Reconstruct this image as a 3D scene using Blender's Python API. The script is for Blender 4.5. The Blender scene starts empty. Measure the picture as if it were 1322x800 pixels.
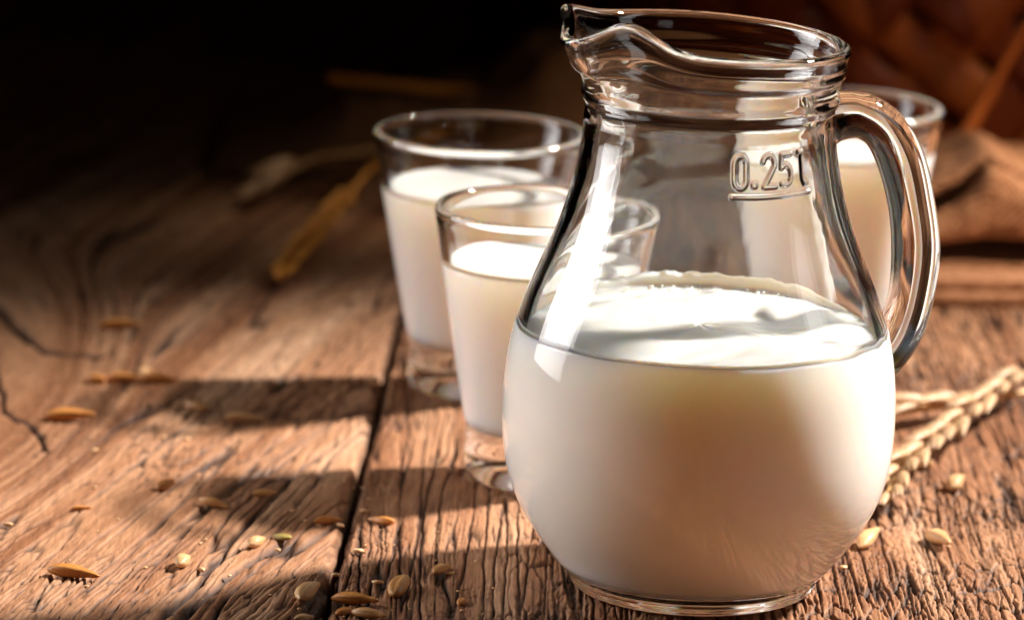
import bpy, math, random
import numpy as np
from mathutils import Vector, Matrix

R = math.radians
scene = bpy.context.scene
COL = scene.collection
# The set is a few centimetres across. It is modelled in metres and enlarged S times as a
# whole (one unit = 1/S m), because the renderer's light solver works badly below 1 mm.
S = 20.0
scene.unit_settings.system = 'METRIC'
scene.unit_settings.scale_length = 1.0 / S

# ------------------------------------------------------------------ camera
cam_d = bpy.data.cameras.new('camera')
cam = bpy.data.objects.new('camera', cam_d)
COL.objects.link(cam)
cam_d.sensor_width = 36.0
cam_d.lens = 6000.0 / 1322.0 * 36.0
cam_d.clip_start = 0.05 * S
cam_d.clip_end = 20.0 * S
cam.location = Vector((-0.03780973, -0.89940912, 0.26471119)) * S
cam.rotation_mode = 'QUATERNION'
cam.rotation_quaternion = (Matrix.Rotation(R(90 - 13.1), 3, 'X') @ Matrix.Rotation(R(1.7), 3, 'Z')).to_quaternion()
cam_d.dof.use_dof = True
cam_d.dof.focus_distance = 0.918 * S
cam_d.dof.aperture_fstop = 15.0 / S
cam_d.dof.aperture_blades = 9
scene.camera = cam

# ------------------------------------------------------------------ world, exposure
w = bpy.data.worlds.new('World')
scene.world = w
w.use_nodes = True
bgn = w.node_tree.nodes['Background']
bgn.inputs['Color'].default_value = (1.0, 0.55, 0.30, 1)
bgn.inputs['Strength'].default_value = 0.006
vs = scene.view_settings
vs.view_transform = 'Standard'
vs.look = 'None'
vs.exposure = 0.0
vs.gamma = 1.0
vs.use_curve_mapping = False
cy = scene.cycles
cy.use_denoising = True
cy.denoiser = 'OPENIMAGEDENOISE'
cy.max_bounces = 24
cy.transmission_bounces = 20
cy.diffuse_bounces = 5
cy.glossy_bounces = 8
cy.transparent_max_bounces = 8
cy.caustics_refractive = True
cy.caustics_reflective = True
cy.blur_glossy = 0.2
cy.sample_clamp_indirect = 12.0

# ------------------------------------------------------------------ lamps (studio lighting)
def aim(o, target):
    d = Vector(target) - o.location
    o.rotation_mode = 'QUATERNION'
    o.rotation_quaternion = d.to_track_quat('-Z', 'Y')

KEY_AZ, KEY_EL, KEY_D = R(27), R(44.5), 1.5
KEY_T = Vector((0.053, 0.046, 0.0))
k = bpy.data.lights.new('key_spot', 'SPOT')
ko = bpy.data.objects.new('key_spot', k)
COL.objects.link(ko)
ko.location = (KEY_T + Vector((math.cos(KEY_AZ) * math.cos(KEY_EL), math.sin(KEY_AZ) * math.cos(KEY_EL), math.sin(KEY_EL))) * KEY_D) * S
aim(ko, KEY_T * S)
k.energy = 335.0 * S * S
k.color = (1.0, 0.925, 0.85)
k.shadow_soft_size = 0.068 * S
k.spot_size = R(16.7)
k.spot_blend = 0.36
k.cycles.is_caustics_light = True

def area(name, loc, tgt, sx, sy, e, col, spread=180):
    l = bpy.data.lights.new(name, 'AREA')
    o = bpy.data.objects.new(name, l)
    COL.objects.link(o)
    l.shape = 'RECTANGLE'
    l.size, l.size_y = sx * S, sy * S
    l.energy = e * S * S
    l.color = col
    l.spread = R(spread)
    o.location = Vector(loc) * S
    aim(o, Vector(tgt) * S)
    return o

# gridded softboxes: a tall one at the left (edge light on glass and milk), a weak one at the right
area('edge_softbox', (-0.60, 0.13, 0.31), (0.15, -0.12, 0.05), 0.34, 0.60, 0.90, (1.0, 0.965, 0.95), 62)
area('side_softbox', (0.55, -0.1, 0.40), (0, 0.02, 0.08), 0.16, 0.40, 0.06, (1.0, 0.97, 0.94), 60)
area('added_back_fill', (0.34, 0.16, 0.30), (0.11, 0.31, 0.015), 0.08, 0.08, 0.095, (1.0, 0.78, 0.58), 30)  # added warm fill, only there to brighten burlap and basket
area('added_ear_fill', (0.22, 0.62, 0.50), (-0.085, 0.345, 0.008), 0.03, 0.03, 0.0032, (1.0, 0.80, 0.55), 10)  # extra narrow beam added to lift the rear ear out of the dark

# ------------------------------------------------------------------ helpers
def link(o, parent=None):
    COL.objects.link(o)
    if parent is not None:
        o.parent = parent
    return o

def tag(o, label=None, cat=None, group=None, kind=None):
    if label: o['label'] = label
    if cat: o['category'] = cat
    if group: o['group'] = group
    if kind: o['kind'] = kind
    return o

def empty(name, loc=(0, 0, 0), rot=(0, 0, 0)):
    o = bpy.data.objects.new(name, None)
    o.empty_display_size = 0.01
    o.location = loc
    o.rotation_euler = rot
    return link(o)

def mesh_np(name, verts, quads, mat=None, smooth=True):
    verts = np.asarray(verts, dtype=np.float32)
    quads = np.asarray(quads, dtype=np.int32)
    n = quads.shape[1]
    me = bpy.data.meshes.new(name)
    me.vertices.add(len(verts))
    me.vertices.foreach_set('co', verts.ravel())
    me.loops.add(quads.size)
    me.loops.foreach_set('vertex_index', quads.ravel())
    me.polygons.add(len(quads))
    me.polygons.foreach_set('loop_start', np.arange(0, quads.size, n, dtype=np.int32))
    me.polygons.foreach_set('loop_total', np.full(len(quads), n, dtype=np.int32))
    me.polygons.foreach_set('use_smooth', np.full(len(quads), smooth, dtype=bool))
    me.update(calc_edges=True)
    me.validate()
    if mat: me.materials.append(mat)
    return me

def attr(me, name, vals):
    a = me.attributes.new(name, 'FLOAT', 'POINT')
    a.data.foreach_set('value', np.asarray(vals, dtype=np.float32).ravel())

def grid_quads(nr, nc, wrap_c=False, wrap_r=False):
    rr = np.arange(nr if wrap_r else nr - 1)
    cc = np.arange(nc if wrap_c else nc - 1)
    r, c = np.meshgrid(rr, cc, indexing='ij')
    r2, c2 = (r + 1) % nr, (c + 1) % nc
    return np.stack([r * nc + c, r * nc + c2, r2 * nc + c2, r2 * nc + c], -1).reshape(-1, 4)

def obj(name, me, parent=None):
    return link(bpy.data.objects.new(name, me), parent)

rng = np.random.default_rng(7)
def sstep(a, b, x):
    t = np.clip((x - a) / (b - a), 0, 1)
    return t * t * (3 - 2 * t)

def pn(x, y, seed=0):
    """gradient noise, about -1..1"""
    g = np.random.default_rng(1000 + seed)
    N = 256
    ang = g.uniform(0, 2 * np.pi, (N, N))
    gx, gy = np.cos(ang), np.sin(ang)
    xi, yi = np.floor(x).astype(int), np.floor(y).astype(int)
    xf, yf = x - xi, y - yi
    def d(i, j):
        a, b = (xi + i) % N, (yi + j) % N
        return gx[a, b] * (xf - i) + gy[a, b] * (yf - j)
    u = xf * xf * xf * (xf * (xf * 6 - 15) + 10)
    v = yf * yf * yf * (yf * (yf * 6 - 15) + 10)
    return 1.5 * ((d(0, 0) * (1 - u) + d(1, 0) * u) * (1 - v) + (d(0, 1) * (1 - u) + d(1, 1) * u) * v)

def fbm(x, y, seed=0, o=4):
    s, a = 0, 1.0
    for i in range(o):
        s = s + a * pn(x * 2 ** i, y * 2 ** i, seed + 17 * i)
        a *= 0.5
    return s

def crack(x, y, seed, wdt):
    """thin lines along the zero contours of noise: 0..1"""
    return 1 - sstep(0.0, wdt, np.abs(pn(x, y, seed)))

# ------------------------------------------------------------------ materials
def new_mat(name):
    m = bpy.data.materials.new(name)
    m.use_nodes = True
    nt = m.node_tree
    return m, nt, nt.nodes['Principled BSDF']

def N(nt, t, **kw):
    n = nt.nodes.new(t)
    for k_, v_ in kw.items():
        setattr(n, k_, v_)
    return n

def ramp(nt, stops):
    n = N(nt, 'ShaderNodeValToRGB')
    e = n.color_ramp.elements
    while len(e) < len(stops): e.new(0.5)
    for i, (p, c) in enumerate(stops):
        e[i].position = p
        e[i].color = (*c, 1)
    return n

def mixc(nt, fac, a, b, mode='MIX'):
    n = N(nt, 'ShaderNodeMix', data_type='RGBA', blend_type=mode)
    for s, v in ((0, fac), (6, a), (7, b)):
        if hasattr(v, 'is_linked') or hasattr(v, 'links'): nt.links.new(v, n.inputs[s])
        elif isinstance(v, (int, float)): n.inputs[s].default_value = v
        else: n.inputs[s].default_value = (*v, 1)
    return n.outputs[2]

def noise(nt, scale, stretch=(1, 1, 1), detail=4, rough=0.6, rot=(0, 0, 0), coord='Object'):
    tc = N(nt, 'ShaderNodeTexCoord')
    mp = N(nt, 'ShaderNodeMapping')
    mp.inputs['Scale'].default_value = stretch
    mp.inputs['Rotation'].default_value = rot
    nz = N(nt, 'ShaderNodeTexNoise')
    nz.inputs['Scale'].default_value = scale
    nz.inputs['Detail'].default_value = detail
    nz.inputs['Roughness'].default_value = rough
    nt.links.new(tc.outputs[coord], mp.inputs['Vector'])
    nt.links.new(mp.outputs['Vector'], nz.inputs['Vector'])
    return nz.outputs['Fac']

def bump(nt, b, h, strength, dist):
    n = N(nt, 'ShaderNodeBump')
    n.inputs['Strength'].default_value = strength
    n.inputs['Distance'].default_value = dist * S
    nt.links.new(h, n.inputs['Height'])
    nt.links.new(n.outputs['Normal'], b.inputs['Normal'])
    return n

def glass_mat(name, col=(0.985, 0.99, 0.99), wav=0.0):
    m, nt, b = new_mat(name)
    b.inputs['Base Color'].default_value = (*col, 1)
    b.inputs['Roughness'].default_value = 0.0
    b.inputs['IOR'].default_value = 1.5
    b.inputs['Transmission Weight'].default_value = 1.0
    if wav:
        h = noise(nt, 170, (1, 1, 0.45), 3, 0.55)
        bump(nt, b, h, 0.35, wav)
    return m

G_JUG = glass_mat('jug_glass', (0.97, 0.985, 0.985))
G_TUM = glass_mat('tumbler_glass')

def milk_mat(name, coat, col=(0.74, 0.72, 0.685), sss=0.007):
    m, nt, b = new_mat(name)
    b.inputs['Base Color'].default_value = (*col, 1)
    b.inputs['Roughness'].default_value = 0.35
    b.inputs['IOR'].default_value = 1.35
    b.inputs['Subsurface Weight'].default_value = 1.0
    b.inputs['Subsurface Radius'].default_value = (1.0, 0.70, 0.42)
    b.inputs['Subsurface Scale'].default_value = sss * S
    if coat:
        b.inputs['Specular IOR Level'].default_value = 0.0
        b.inputs['Coat Weight'].default_value = 1.0
        b.inputs['Coat Roughness'].default_value = 0.0
        b.inputs['Coat IOR'].default_value = 1.5
    return m

MILK = milk_mat('milk_against_glass', True, (0.945, 0.88, 0.80), 0.0135)
MILK_T = milk_mat('milk_in_tumbler', True, (0.945, 0.915, 0.88), 0.013)
MILK_TOP = milk_mat('milk_surface', False)
MILK_TOP.node_tree.nodes['Principled BSDF'].inputs['Roughness'].default_value = 0.22
MILK_TOP.node_tree.nodes['Principled BSDF'].inputs['Subsurface Scale'].default_value = 0.003 * S

# wood: tone and dirt come from the carved planks themselves
def wood_mat():
    m, nt, b = new_mat('weathered_wood')
    at = N(nt, 'ShaderNodeAttribute', attribute_name='tone')
    ad = N(nt, 'ShaderNodeAttribute', attribute_name='dirt')
    rp = ramp(nt, [(0.0, (0.10, 0.036, 0.013)), (0.34, (0.27, 0.115, 0.05)), (0.64, (0.445, 0.232, 0.122)), (1.0, (0.62, 0.39, 0.245))])
    nt.links.new(at.outputs['Fac'], rp.inputs['Fac'])
    fine = noise(nt, 900, (1, 0.12, 1), 5, 0.7)
    rf = ramp(nt, [(0.3, (0.55, 0.5, 0.47)), (0.7, (1.25, 1.2, 1.15))])
    nt.links.new(fine, rf.inputs['Fac'])
    c = mixc(nt, 0.75, rp.outputs['Color'], rf.outputs['Color'], 'MULTIPLY')
    c = mixc(nt, ad.outputs['Fac'], c, (0.028, 0.010, 0.005))
    nt.links.new(c, b.inputs['Base Color'])
    b.inputs['Roughness'].default_value = 0.6
    b.inputs['Specular IOR Level'].default_value = 0.3
    bump(nt, b, fine, 0.5, 0.0006)
    return m
WOOD = wood_mat()

# ------------------------------------------------------------------ table planks
table = tag(empty('wooden_table'), 'weathered brown wooden table top of cracked planks under the milk jug', 'table')

def seg_dist(X, Y, pts):
    d = np.full(X.shape, 1e9)
    for (ax, ay), (bx, by) in zip(pts[:-1], pts[1:]):
        vx, vy = bx - ax, by - ay
        t = np.clip(((X - ax) * vx + (Y - ay) * vy) / (vx * vx + vy * vy), 0, 1)
        d = np.minimum(d, np.hypot(X - ax - t * vx, Y - ay - t * vy))
    return d

def cells(x, y, seed):
    """distance to the border of irregular cells (0 on the border)"""
    g = np.random.default_rng(seed); JX, JY = g.random((128, 128)), g.random((128, 128))
    xi, yi = np.floor(x).astype(int), np.floor(y).astype(int)
    f1, f2 = np.full(x.shape, 9.0), np.full(x.shape, 9.0)
    for i in (-1, 0, 1):
        for j in (-1, 0, 1):
            a, b = (xi + i) % 128, (yi + j) % 128
            d = np.hypot(xi + i + JX[a, b] - x, yi + j + JY[a, b] - y)
            f2 = np.minimum(f2, np.maximum(f1, d)); f1 = np.minimum(f1, d)
    return f2 - f1

def surf_right(X, Y):
    U = X + 0.0012 * pn(X * 35, Y * 11, 1) + 0.00035 * pn(X * 150, Y * 70, 2) + 0.00016 * pn(X * 420, Y * 230, 19)
    near = sstep(-0.03, 0.04, X)
    g1 = crack(U / 0.0042, Y / 0.16, 4, 0.11) * sstep(-0.35, 0.2, pn(X * 28, Y * 12, 3) + 0.25)
    g2 = crack(U / 0.0019, Y / 0.060, 5, 0.17) * sstep(-0.3, 0.25, pn(X * 40, Y * 24, 6) + 0.15)
    g5 = crack(U / 0.0009, Y / 0.030, 20, 0.24) * sstep(-0.2, 0.3, pn(X * 60, Y * 30, 41) + 0.15)
    V = Y + 0.0022 * pn(X * 120, Y * 60, 7) + 0.0010 * pn(X * 360, Y * 190, 42)
    UC = X + 0.0007 * pn(X * 120, Y * 90, 46) + 0.0004 * pn(X * 420, Y * 300, 47)
    cm = sstep(-0.22, 0.22, pn(X * 26, Y * 20, 8) + 0.42 * near - 0.22)
    c1 = (1 - sstep(0.02, 0.15, cells(UC / 0.0032, V / 0.015, 9))) * cm
    c2 = (1 - sstep(0.02, 0.17, cells(UC / 0.0015, V / 0.0055, 10))) * sstep(-0.05, 0.35, pn(X * 34, Y * 26, 12) + 0.22 * near)
    brk = sstep(0.25, 0.6, pn(U / 0.0022, V / 0.0012, 48)) * sstep(0.1, 0.4, pn(X * 50, Y * 40, 49))
    fine = fbm(U / 0.0006, Y / 0.012, 13, 3)
    h = -0.0011 * g1 - 0.0006 * g2 - 0.0010 * c1 - 0.00045 * c2 - 0.00025 * g5 - 0.0003 * brk + 0.00007 * fine + 0.00030 * pn(X * 22, Y * 8, 15) + 0.00010 * pn(U * 300, Y * 60, 14)
    dirt = np.clip(0.9 * g1 + 0.62 * g2 + 0.85 * c1 + 0.5 * c2 + 0.35 * g5 + 0.3 * brk, 0, 0.95)
    tone = 0.46 + 0.36 * fbm(U * 90, Y * 5, 16, 3) + 0.15 * fine + 0.16 * pn(X * 14, Y * 9, 18)
    return h, dirt, tone

K1 = [(-0.19, 0.262), (-0.1758, 0.2504), (-0.1646, 0.2215), (-0.1561, 0.1961), (-0.1483, 0.1787), (-0.1393, 0.1775), (-0.1365, 0.176)]
K2 = [(-0.17, 0.205), (-0.1628, 0.1808), (-0.1557, 0.1435), (-0.1515, 0.1188), (-0.145, 0.1105), (-0.1424, 0.1025), (-0.1398, 0.0893)]

def surf_left(X, Y):
    U0 = X * 0.973 - Y * 0.215
    V = X * 0.215 + Y * 0.973
    kd = np.hypot((X + 0.205) * 1.0, (Y - 0.155) * 0.42)
    kw = 1 - sstep(0.048, 0.085, kd)
    U = U0 * (1 - kw) + (kd * 0.8 - 0.3) * kw + 0.0008 * pn(X * 38, Y * 10, 21) + 0.0004 * pn(X * 150, Y * 60, 22) + 0.0002 * pn(X * 420, Y * 200, 45)
    east = sstep(-0.125, -0.085, U0 + 0.02)
    m1 = sstep(-0.4, 0.15, pn(X * 20, Y * 5, 23) + 0.25 * east)
    g1 = crack(U / 0.0120, V / 0.19, 24, 0.085) * m1 * (1 - 0.93 * kw)
    g1b = crack((U + 0.0021) / 0.0075, V / 0.11, 30, 0.085) * (0.25 + 0.75 * east) * (1 - 0.93 * kw)
    g2 = crack(U / 0.0026, V / 0.034, 25, 0.17) * sstep(-0.2, 0.3, pn(X * 26, Y * 10, 26) + 0.2) * (1 - 0.85 * kw)
    g3 = crack(U / 0.0013, V / 0.020, 43, 0.22) * sstep(-0.2, 0.3, pn(X * 36, Y * 14, 44) + 0.15) * (1 - 0.85 * kw)
    pores = sstep(0.28, 0.62, pn(U / 0.00125, V / 0.0055, 27)) * sstep(-0.25, 0.25, pn(X * 32, Y * 11, 28) + 0.1) * (1 - 0.8 * kw)
    d1, d2 = seg_dist(X + 0.0012 * pn(X * 300, Y * 150, 31), Y + 0.002 * pn(X * 260, Y * 120, 32), K1), seg_dist(X + 0.001 * pn(X * 300, Y * 150, 33), Y + 0.002 * pn(X * 260, Y * 120, 34), K2)
    k1 = 1 - sstep(0.0006, 0.0021, d1)
    k2 = 1 - sstep(0.0003, 0.0012, d2)
    fine = fbm(U / 0.0009, V / 0.013, 35, 3)
    h = -0.0014 * g1 - 0.0011 * g1b - 0.0005 * g2 - 0.00022 * g3 - 0.00035 * pores - 0.0022 * k1 - 0.0012 * k2 + 0.00006 * fine * (1 - 0.6 * kw) + 0.0004 * pn(X * 18, Y * 6, 36)
    dirt = np.clip(0.92 * g1 + 0.8 * g1b + 0.55 * g2 + 0.3 * g3 + 0.55 * pores + k1 + 0.8 * k2, 0, 0.95)
    tone = 0.54 + 0.40 * fbm(U * 90, V * 4, 37, 3) * (1 - 0.75 * kw) + 0.12 * fine + 0.14 * pn(X * 15, Y * 7, 38) + kw * (-0.06 + 0.14 * fbm(X * 30, Y * 9, 39, 3))
    return h, dirt, tone

def plank(xl, xr, ys, dens, surf, mat=WOOD):
    """xl, xr: functions of y; dens: list of (fraction, step)"""
    s = dens
    Yg, Sg = np.meshgrid(ys, s, indexing='ij')
    wob = 0.00045 * pn(Yg * 90, Yg * 0 + 0.5, 51)
    XL, XR = xl(Yg) + wob, xr(Yg) + wob
    X = XL + (XR - XL) * Sg
    h, dirt, tone = surf(X, Yg)
    e = np.minimum(X - XL, XR - X)
    chip = 0.0018 + 0.0014 * pn(X * 90, Yg * 75, 52)
    h = h - 0.0019 * (1 - sstep(0, 1, e / np.maximum(chip, 0.0006))) ** 1.5
    dirt = np.maximum(dirt, 0.55 * (1 - sstep(0, 0.0012, e)))
    verts = np.stack([X, Yg, h], -1)
    lo = verts[:, :1].copy(); lo[..., 2] = -0.03
    hi = verts[:, -1:].copy(); hi[..., 2] = -0.03
    verts = np.concatenate([lo, verts, hi], 1)
    pad = lambda a: np.concatenate([a[:, :1], a, a[:, -1:]], 1)
    nr, nc = verts.shape[:2]
    me = mesh_np('plank', verts.reshape(-1, 3), grid_quads(nr, nc), mat)
    attr(me, 'dirt', pad(dirt)); attr(me, 'tone', pad(tone))
    o = obj('plank', me, table)
    o.cycles.is_caustics_receiver = True
    return o

def steps(*segs):
    out = []
    for a, b, d in segs:
        out.append(np.arange(a, b, d))
    out.append(np.array([segs[-1][1]]))
    return np.concatenate(out)

ys = steps((-0.32, -0.07, 0.004), (-0.07, 0.20, 0.00048), (0.20, 0.34, 0.0010), (0.34, 0.86, 0.004))
joint = lambda y: -0.0722 + 0.0279 * y
sr = steps((0, 0.88, 0.00115), (0.88, 1.0, 0.006))
plank(lambda y: joint(y) + 0.0008, lambda y: 0.132 + 0.004 * y, ys, sr, surf_right)
sl = steps((0, 0.53, 0.008), (0.53, 1.0, 0.00135))
plank(lambda y: -0.262 + 0.02 * y, lambda y: joint(y) - 0.0008, ys, sl, surf_left)
yc = steps((-0.32, 0.86, 0.003))
sc_ = steps((0, 1, 0.01))
plank(lambda y: 0.134 + 0.004 * y, lambda y: 0.33 + 0.004 * y, yc, sc_, lambda X, Y: surf_right(X + 0.3, Y + 0.7))
plank(lambda y: -0.46 + 0.02 * y, lambda y: -0.2645 + 0.02 * y, yc, sc_, lambda X, Y: surf_right(X + 0.6, Y + 1.7))

# ------------------------------------------------------------------ dark backdrop
bd, nt, b = new_mat('dark_backdrop')
b.inputs['Base Color'].default_value = (0.006, 0.004, 0.003, 1)
b.inputs['Roughness'].default_value = 0.9
nzz = noise(nt, 6, detail=3)
rp = ramp(nt, [(0.3, (0.003, 0.002, 0.0015)), (0.7, (0.009, 0.006, 0.0045))])
nt.links.new(nzz, rp.inputs['Fac']); nt.links.new(rp.outputs['Color'], b.inputs['Base Color'])
xs = np.linspace(-1.3, 1.3, 30); zs = np.linspace(-0.5, 1.6, 10)
Xg, Zg = np.meshgrid(xs, zs, indexing='ij')
wall = obj('wall', mesh_np('wall', np.stack([Xg, 1.25 - 0.12 * Xg ** 2, Zg], -1).reshape(-1, 3), grid_quads(30, 10), bd))
tag(wall, 'dark unlit backdrop behind the table', kind='structure')

# ------------------------------------------------------------------ lathe helper
def lathe(profile, phis, mod=None):
    """closed profile (r,z) loop run about Z; first and last points lie on the axis"""
    pr = np.array(profile)
    inner = pr[1:-1]
    n, m = len(inner), len(phis)
    Rg = np.repeat(inner[:, :1], m, 1); Zg = np.repeat(inner[:, 1:], m, 1)
    Ph = np.repeat(np.array(phis)[None], n, 0)
    if mod: Rg, Zg = mod(Rg, Zg, Ph)
    V = np.stack([Rg * np.sin(Ph), -Rg * np.cos(Ph), Zg], -1).reshape(-1, 3)
    q = grid_quads(n, m, wrap_c=True)
    a, c = len(V), len(V) + 1
    V = np.concatenate([V, [[0, 0, pr[0, 1]], [0, 0, pr[-1, 1]]]])
    j = np.arange(m); j2 = (j + 1) % m
    t1 = np.stack([np.full(m, a), j2, j, j], -1)     # triangles padded, fixed below
    t2 = np.stack([np.full(m, c), (n - 1) * m + j, (n - 1) * m + j2, (n - 1) * m + j2], -1)
    return V, q, t1[:, :3], t2[:, :3]

def lathe_mesh(name, profile, phis, mat, mod=None):
    V, q, t1, t2 = lathe(profile, phis, mod)
    me = bpy.data.meshes.new(name)
    faces = q.tolist() + t1.tolist() + t2.tolist()
    me.from_pydata(V.tolist(), [], faces)
    me.polygons.foreach_set('use_smooth', np.full(len(faces), True, dtype=bool))
    me.update()
    if mat: me.materials.append(mat)
    return me

def smooth_curve(pts, step):
    """Catmull-Rom through pts, sampled by arc length"""
    p = np.array(pts, float)
    e = np.vstack([2 * p[0] - p[1], p, 2 * p[-1] - p[-2]])
    out = []
    for i in range(1, len(e) - 2):
        t = np.linspace(0, 1, 24, endpoint=False)[:, None]
        a, b_, c, d = e[i - 1], e[i], e[i + 1], e[i + 2]
        out.append(0.5 * ((2 * b_) + (-a + c) * t + (2 * a - 5 * b_ + 4 * c - d) * t ** 2 + (-a + 3 * b_ - 3 * c + d) * t ** 3))
    out.append(p[-1:])
    o = np.vstack(out)
    L = np.concatenate([[0], np.cumsum(np.linalg.norm(np.diff(o, axis=0), axis=1))])
    s = step(L) if callable(step) else np.linspace(0, L[-1], max(3, int(L[-1] / step)))
    return np.stack([np.interp(s, L, o[:, k_]) for k_ in range(o.shape[1])], 1)

# ------------------------------------------------------------------ glass jug
jug = tag(empty('glass_jug'), 'large clear glass jug with pouring lip and handle, more than half full of milk', 'jug')
BZ = np.array([0.0, .0010, .0037, .0065, .0092, .0120, .0147, .0175, .0202, .0229, .0257, .0284, .0312, .0339, .0367, .0394, .0422, .0449, .0476, .0504, .0531, .0559, .0586, .0614, .0641, .0668, .0696, .0723, .0751, .0778, .0806, .0833, .0861, .0888, .0915, .0943])
BR = np.array([.0225, .0240, .0262, .0284, .0304, .0324, .0341, .0356, .0369, .0378, .0383, .0387, .0389, .0390, .0390, .0390, .0389, .0386, .0383, .0378, .0371, .0362, .0353, .0343, .0332, .0321, .0309, .0298, .0288, .0279, .0271, .0265, .0259, .0254, .0251, .0249])
# least-squares polynomial through the measured radii: one fair curve without wobbles
_pz = (BZ[2:] - .049) / .046
_cf = np.polynomial.chebyshev.chebfit(_pz, BR[2:], 9)
_zz = np.linspace(BZ[2], BZ[-1], 40)
body_pts = list(zip(np.polynomial.chebyshev.chebval((_zz - .049) / .046, _cf), _zz))
outer = [(0.0215, 0.0), (0.0236, 0.0003), (0.0246, 0.0011), (0.0249, 0.0022)] + [(0.0259, 0.0036)] + body_pts[1:] + [
    (.0247, .0965), (.0247, .0980), (.0251, .0988), (.0255, .0995), (.0255, .1003), (.0253, .1011), (.0256, .1028), (.0260, .1044), (.0264, .1050), (.0269, .1055), (.0272, .1066), (.0275, .1086), (.0278, .1101)]
oc = smooth_curve(outer, lambda L: np.linspace(0, L[-1], 230))
# finer rows where the raised lettering stands
zt0, zt1 = 0.0838, 0.0938
lo_i, hi_i = np.searchsorted(oc[:, 1], zt0), np.searchsorted(oc[:, 1], zt1)
dz = np.linspace(zt0, zt1, 78)
ocd = np.stack([np.interp(dz, oc[:, 1], oc[:, 0]), dz], 1)
oc = np.vstack([oc[:lo_i], ocd, oc[hi_i:]])
rim = [(.0281, .1108), (.0280, .1114), (.0274, .1119), (.0266, .1120), (.0258, .1116), (.0253, .1108), (.0252, .1098)]
WALL = 0.0024
iz = [z for z in np.linspace(.1085, .0055, 200)]
def inner_r(z):
    ro = np.interp(z, oc[12:, 1], oc[12:, 0])
    ro = np.where(z > .0945, .0249 + .0028 * sstep(.0990, .1095, z), ro)
    return ro - WALL
inn = [(float(inner_r(np.array(z))), z) for z in iz]
inn += [(.0245, .0044), (.022, .0037), (.016, .0034)]
profile = [(0, 0.0012), (0.012, 0.0011), (0.0195, 0.0006)] + [tuple(p) for p in oc] + rim + inn + [(0, .0033)]

# text strokes in (angle deg, z) -> mm on the unrolled neck
TB, TH = 0.0865, 0.0061
def stroke_set():
    MM = 0.0259 * math.pi / 180
    S = []
    def g(x0, x1, pts):
        S.append([((x0 + (x1 - x0) * px) * MM, TB + TH * py) for px, py in pts])
    arc = lambda cx, cy_, rx, ry, a0, a1, n=10: [(cx + rx * math.cos(R(a0 + (a1 - a0) * i / n)), cy_ + ry * math.sin(R(a0 + (a1 - a0) * i / n))) for i in range(n + 1)]
    g(9.2, 14.4, arc(.5, .74, .5, .26, 0, 180) + arc(.5, .26, .5, .26, 180, 360) + [(1, .74)])            # 0
    g(17.0, 19.0, [(0.3, .06), (0.7, .06), (.7, .13), (.3, .13), (.3, .06)])                              # .
    g(22.2, 28.0, arc(.5, .73, .5, .27, 165, -20) + [(0.06, 0.02), (1.0, 0.02)])                           # 2
    g(31.0, 36.6, [(.95, 1.0), (.12, 1.0), (.06, .58)] + arc(.46, .36, .52, .30, 130, -90, 12) + [(.05, .08)])   # 5
    g(40.8, 45.5, [(.05, 1.02), (.45, 1.02), (.45, .16), (.62, .03), (.95, .05)])                          # l
    S.append([(8.2 * MM, TB - .0016), (20 * MM, TB - .0017), (34 * MM, TB - .00165), (46.2 * MM, TB - .0015)])
    return S
STROKES = stroke_set()

SP = R(-67)           # spout azimuth (phi from the camera side, + to the right): left, a little towards us
def jug_mod(Rg, Zg, Ph):
    t = sstep(.0985, .1108, Zg)
    d = (Ph - SP + np.pi) % (2 * np.pi) - np.pi
    a = np.degrees(d)
    lip = np.exp(-(a / 12.0) ** 2)
    wingf = np.exp(-((a - 29) / 17.0) ** 2)
    wingz = np.exp(-((a + 25) / np.where(a > -25, 13.0, 27.0)) ** 2)
    wingb = np.exp(-((a + 27) / 14.0) ** 2)
    dr = (.0030 * lip + .0012 * wingb - .0005 * wingf) * t ** 1.4 - .0009 * np.sin(Ph) * t
    dz_ = (.0044 * wingf + .0034 * wingz - .0010 * lip) * t ** 1.6
    tilt = -.0013 * np.sin(Ph) * t
    Rn, Zn = Rg + dr, Zg + dz_ + tilt
    # raised lettering on the outer wall
    n_out0 = 2
    rows = np.where((Zg[:, 0] > zt0 - 1e-6) & (Zg[:, 0] < zt1 + 1e-6))[0]
    rows = rows[rows < 2 + len(oc)]
    s = Ph[rows] * 0.0259
    z = Zg[rows]
    dist = np.full(s.shape, 1e9)
    for st in STROKES:
        dist = np.minimum(dist, seg_dist(s, z, st))
    prof = np.sqrt(np.clip(1 - (dist / 0.00052) ** 2, 0, 1)) * 0.00028 + 0.00012 * (1 - sstep(0.0003, 0.0007, dist))
    Rn[rows] += prof
    # slight unevenness of pressed glass
    Rn += 0.00004 * pn(Ph * 2.5, Zg * 130, 77) * sstep(.02, .09, Zg) + 0.000007 * pn(Ph * 12, Zg * 420, 78) * sstep(.05, .09, Zg)
    return Rn, Zn
phis = np.concatenate([np.linspace(-math.pi, R(5.0), 150, endpoint=False), np.linspace(R(5.0), R(49.0), 172, endpoint=False), np.linspace(R(49.0), math.pi, 96, endpoint=False)])
jb = obj('body', lathe_mesh('jug_body', profile, phis, G_JUG, jug_mod), jug)
jb.cycles.is_caustics_caster = True

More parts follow.
